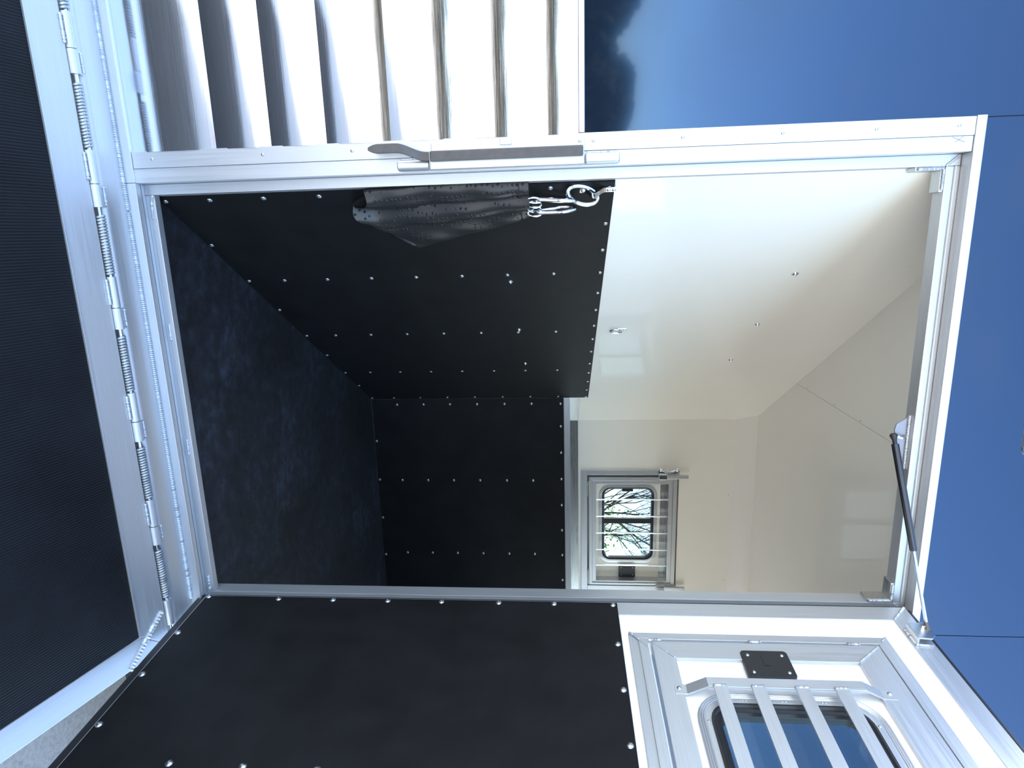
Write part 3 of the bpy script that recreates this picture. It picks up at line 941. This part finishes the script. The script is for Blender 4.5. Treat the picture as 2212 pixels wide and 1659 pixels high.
# snap hooks
def snap(name, s, z, n, tilt, yawd, label):
    r = wempty(name, s, z, n)
    tag(r, label, 'snap hook', 'snap hooks above the black sleeve')
    r.rotation_euler = (math.radians(tilt), 0, TW + math.radians(yawd))
    path = []
    L = 0.112
    N = 40
    for i in range(N):
        t = 2 * math.pi * i / N
        zz = -L / 2 * (1 - math.cos(t))
        w = (0.0155 if zz > -0.05 else 0.0115) * (0.55 + 0.45 * (1 + zz / L))
        path.append((w * math.sin(t) * 1.5, 0, zz))
    MB().tube(path, 0.0052, 10, closed=True).obj('hook_body', zinc, r)
    MB().tube([(-0.0100, 0, -0.098), (-0.0165, 0, -0.048)], 0.0062, 10).obj('hook_gate', zinc, r)
snap('snap_hook', 0.046, 1.178, 0.034, 4, 30, 'zinc snap hook nearer the door jamb, clipped to the oval ring')
snap('snap_hook', 0.074, 1.176, 0.038, -3, 55, 'zinc snap hook farther from the door jamb, clipped to the oval ring')
ch = wempty('chain', 0.055, 1.060, 0.034)
tag(ch, 'short zinc chain entering the top of the black vinyl sleeve', 'chain')
for i, (dx, ang) in enumerate(((-0.020, 20), (-0.002, 70), (0.018, 30), (0.034, 60))):
    a = math.radians(ang)
    oval((dx, -0.002 * i, 0.004), 0.019, 0.0085, (0.1, 0, 1), (math.cos(a), -math.sin(a), 0), 0.0026, 20, 8).obj('link', zinc, ch)
# vinyl sleeve
sv = wempty('vinyl_sleeve', 0.0, 0.55, 0.0)
tag(sv, 'dimpled black vinyl sleeve hanging over a chain beside the jamb', 'sleeve')
def sleeve():
    NU, NV = 40, 72
    vs_, fs_ = [], []
    for i in range(NU + 1):
        u = i / NU            # 0 top
        s0 = -0.030 + 0.018 * u - 0.006 * math.sin(2.5 * u)
        s1 = 0.135 + 0.155 * min(1.0, u * 1.15) ** 0.8
        if u > 0.87:
            s1 -= 0.075 * ((u - 0.87) / 0.13)
        for k in range(NV):
            v = k / NV
            front = v < 0.6
            if front:
                w = v / 0.6
                s = s1 + (s0 - s1) * w
                # three padded lobes with creases that wander down the sleeve
                c1 = 0.34 + 0.10 * u
                c2 = 0.70 - 0.03 * u
                def lobe(a, b):
                    q = (w - a) / (b - a)
                    return max(0.0, math.sin(math.pi * min(1, max(0, q)))) ** 0.55
                if w < c1:
                    n = 0.010 + 0.022 * lobe(0, c1) * (0.5 + 0.6 * u)
                elif w < c2:
                    n = 0.014 + 0.032 * lobe(c1, c2)
                else:
                    n = 0.012 + 0.024 * lobe(c2, 1.0)
                n += 0.004
                n += 0.0022 * math.sin(9 * u + 7 * w) + 0.0014 * math.sin(23 * u - 11 * w)
            else:
                w = (v - 0.6) / 0.4
                s = s0 + (s1 - s0) * w
                n = 0.008
            q = min(1, max(0, (s - s0) / max(1e-6, (s1 - s0))))
            zb = 0.605 - 0.052 * math.exp(-((q - 0.42) / 0.22) ** 2) + 0.030 * max(0.0, q - 0.75) / 0.25 + 0.010 * math.sin(15 * q)
            z = 1.052 - (1.052 - zb) * u
            # ragged folded bottom hem
            if u > 0.75:
                e = (u - 0.75) / 0.25
                n += 0.008 * e * math.sin(14 * q) if front else 0
            if u < 0.1:
                n += 0.0025 * math.sin(40 * v) * (1 - u / 0.1)
            vs_.append((s, -n, z - 0.55))
    for i in range(NU):
        for k in range(NV):
            k2_ = (k + 1) % NV
            fs_.append((i * NV + k, i * NV + k2_, (i + 1) * NV + k2_, (i + 1) * NV + k))
    fs_.append(tuple(range(NV)))
    return MB().add(vs_, fs_)
sleeve().obj('sleeve_body', vinyl, sv, 0, 70)
# stitched hem near the top
hem = []
for i in range(24):
    w = i / 23
    hem.append((0.140 + (-0.030 - 0.140) * w, -(0.020 + 0.026 * abs(math.sin(math.pi * 3 * w)) ** 0.55), 1.026 - 0.55))
MB().tube(hem, 0.0012, 5).obj('hem_stitching', gasket, sv)
# tie ring on the white wall
ti = wempty('tie_ring', 1.046, 1.372, 0.0002)
tag(ti, 'small steel tie ring on the white slanted wall above the kick panel', 'tie ring')
MB().box(-0.014, 0.014, -0.004, 0.0, -0.002, 0.036).obj('base_plate', zinc, ti, 0.002)
MB().prism([(-0.004, 0.004), (-0.013, 0.008), (-0.013, 0.013), (-0.004, 0.017)], -0.012, 0.012, 'X').obj('loop', zinc, ti, 0.001)
oval((0, -0.010, -0.009), 0.024, 0.017, (0, -0.05, 1), (1, 0, 0), 0.0034, 24, 8).obj('ring', zinc, ti)
dome.at(ti, (0, -0.004, 0.027), scale=0.55)

# ------------------------------------------------------------------ marker light above the doorway
ml = empty('marker_light', (0.655, 0.0, 2.394))
tag(ml, 'oval marker light with chrome bezel above the doorway at the photo edge', 'marker light')
rring(0, 0, 0.082, 0.040, 0.036, [(0.0, -0.0002), (0.0, -0.006), (0.005, -0.010), (0.009, -0.008), (0.009, -0.0002)]).obj('bezel', zinc, ml, 0, 40)
rplate(0, 0, 0.0728, 0.0308, 0.028, -0.014, -0.0003).obj('lens', lens, ml, 0.003)

# ------------------------------------------------------------------ trees
def branchy(seed, base, height, spread, levels, lean=(0, 0), kids=4, thick=0.055, first=0.35):
    rnd = random.Random(seed)
    mb = MB()
    tips = []
    def grow(p, d, L, r, lev):
        n = 4 if lev < 2 else 3
        pts, rad = [p.copy()], [r]
        q, dd = p.copy(), d.copy()
        for i in range(n):
            dd = (dd + Vector((rnd.uniform(-1, 1), rnd.uniform(-1, 1), rnd.uniform(-0.4, 0.7))) * 0.16).normalized()
            q = q + dd * (L / n)
            pts.append(q.copy())
            rad.append(r * (1 - 0.55 * (i + 1) / n))
        mb.tube(pts, rad, 6 if lev < 2 else (4 if lev < 4 else 3), caps=False)
        if lev >= levels:
            tips.append(q)
            return
        nk = kids + (1 if lev == 0 else 0)
        for k in range(nk):
            f = rnd.uniform(first if lev == 0 else 0.35, 1.0) if k < nk - 1 else 1.0
            idx = min(n - 1, int(f * n))
            pp_ = pts[idx].lerp(pts[idx + 1], f * n - idx if f < 1 else 1.0)
            ax = Vector((rnd.uniform(-1, 1), rnd.uniform(-1, 1), rnd.uniform(-0.15, 0.5)))
            nd = (dd * (1.0 - spread * 0.45) + ax.normalized() * spread).normalized()
            grow(pp_, nd, L * rnd.uniform(0.55, 0.8), max(0.0055, r * 0.48 * (1 if k < nk - 1 else 1.2)), lev + 1)
    grow(Vector(base), Vector((lean[0], lean[1], 1)).normalized(), height, height * thick, 0)
    return mb, tips
def leaves(pts, size, count, seed, jit):
    rnd = random.Random(seed)
    mb = MB()
    for _ in range(count):
        c = rnd.choice(pts) + Vector((rnd.gauss(0, jit), rnd.gauss(0, jit), rnd.gauss(0, jit)))
        a = Vector((rnd.uniform(-1, 1), rnd.uniform(-1, 1), rnd.uniform(-1, 1))).normalized()
        b = a.orthogonal().normalized()
        s_ = size * rnd.uniform(0.6, 1.3)
        w = a.cross(b) * s_ * 0.12
        mb.add([c - a * s_, c + b * s_ * 0.5 + w, c + a * s_, c - b * s_ * 0.5 + w], [(0, 1, 2, 3)])
    return mb
def tree(name, loc, height, spread, levels, seed, label, lean=(0, 0), leaf=None, nleaf=0, lsize=0.05, group=None, kids=4, thick=0.055, first=0.35):
    r = empty(name, (loc[0], loc[1], GZ))
    tag(r, label, 'tree', group)
    mb, tips = branchy(seed, (0, 0, 0), height, spread, levels, lean, kids, thick, first)
    mb.obj('trunk', bark, r, 0, 0 if levels > 3 else 60)
    if leaf:
        f = leaves(tips, lsize, nleaf, seed + 1, height * 0.10).obj('foliage', leaf, r, 0, 0)
        f['kind'] = 'stuff'
    return r
tree('bare_tree', (8.65, 16.5), 2.9, 0.60, 6, 11, 'bare branching tree with fine twigs seen through the far window', kids=4, thick=0.021, first=0.7)
tree('bare_tree', (11.6, 23.0), 3.6, 0.62, 5, 23, 'second bare tree standing farther off behind the far window', kids=4, thick=0.028, first=0.6)
tree('leafy_shrub', (6.95, 11.6), 1.62, 0.7, 3, 5, 'light green leafing shrub low behind the far window', leaf=leafm, nleaf=1500, lsize=0.045, kids=5)
# dark evergreen row behind the photographer, mirrored in the paint and cladding
rx = random.Random(3)
def evergreen(loc, h, w, seed, label):
    r = empty('evergreen_tree', (loc[0], loc[1], GZ))
    tag(r, label, 'tree', 'evergreens across the yard')
    rnd = random.Random(seed)
    MB().tube([(0, 0, 0), (0.05, 0, h * 0.5), (0, 0, h * 0.85)], [0.18, 0.12, 0.04], 8).obj('trunk', bark, r)
    mb = MB()
    for _ in range(2600):
        z = rnd.uniform(0.02, 1.0)
        rr = w * math.sqrt(rnd.random()) * (1.0 if z < 0.8 else max(0.1, (1 - z) / 0.2) ** 0.4)
        t = rnd.uniform(0, 2 * math.pi)
        c = Vector((rr * math.cos(t), rr * math.sin(t), h * z))
        a = Vector((rnd.uniform(-1, 1), rnd.uniform(-1, 1), rnd.uniform(-1, 1))).normalized()
        b = a.orthogonal().normalized()
        q = rnd.uniform(0.16, 0.36)
        mb.add([c - a * q, c + b * q * 0.6, c + a * q, c - b * q * 0.6], [(0, 1, 2, 3)])
    f = mb.obj('foliage', darkleaf, r, 0, 0)
    f['kind'] = 'stuff'
EV = ['leftmost', 'second from left', 'third from left', 'fourth from left', 'middle one', 'fourth from right', 'third from right', 'second from right', 'rightmost']
for i in range(9):
    h = rx.uniform(4.9, 5.6)
    evergreen((-20 + i * 4.6, -33), h, 1.95, 60 + i, 'dark evergreen mirrored in the blue paint, ' + EV[i] + ' of the front row')
EV2 = ['leftmost', 'second from left', 'third from left', 'fourth from left', 'fourth from right', 'third from right', 'second from right', 'rightmost']
for i in range(8):
    h = rx.uniform(5.6, 6.3)
    evergreen((-17.7 + i * 4.6, -38), h, 1.95, 80 + i, 'taller dark evergreen mirrored behind the front row, ' + EV2[i] + ' of its row')
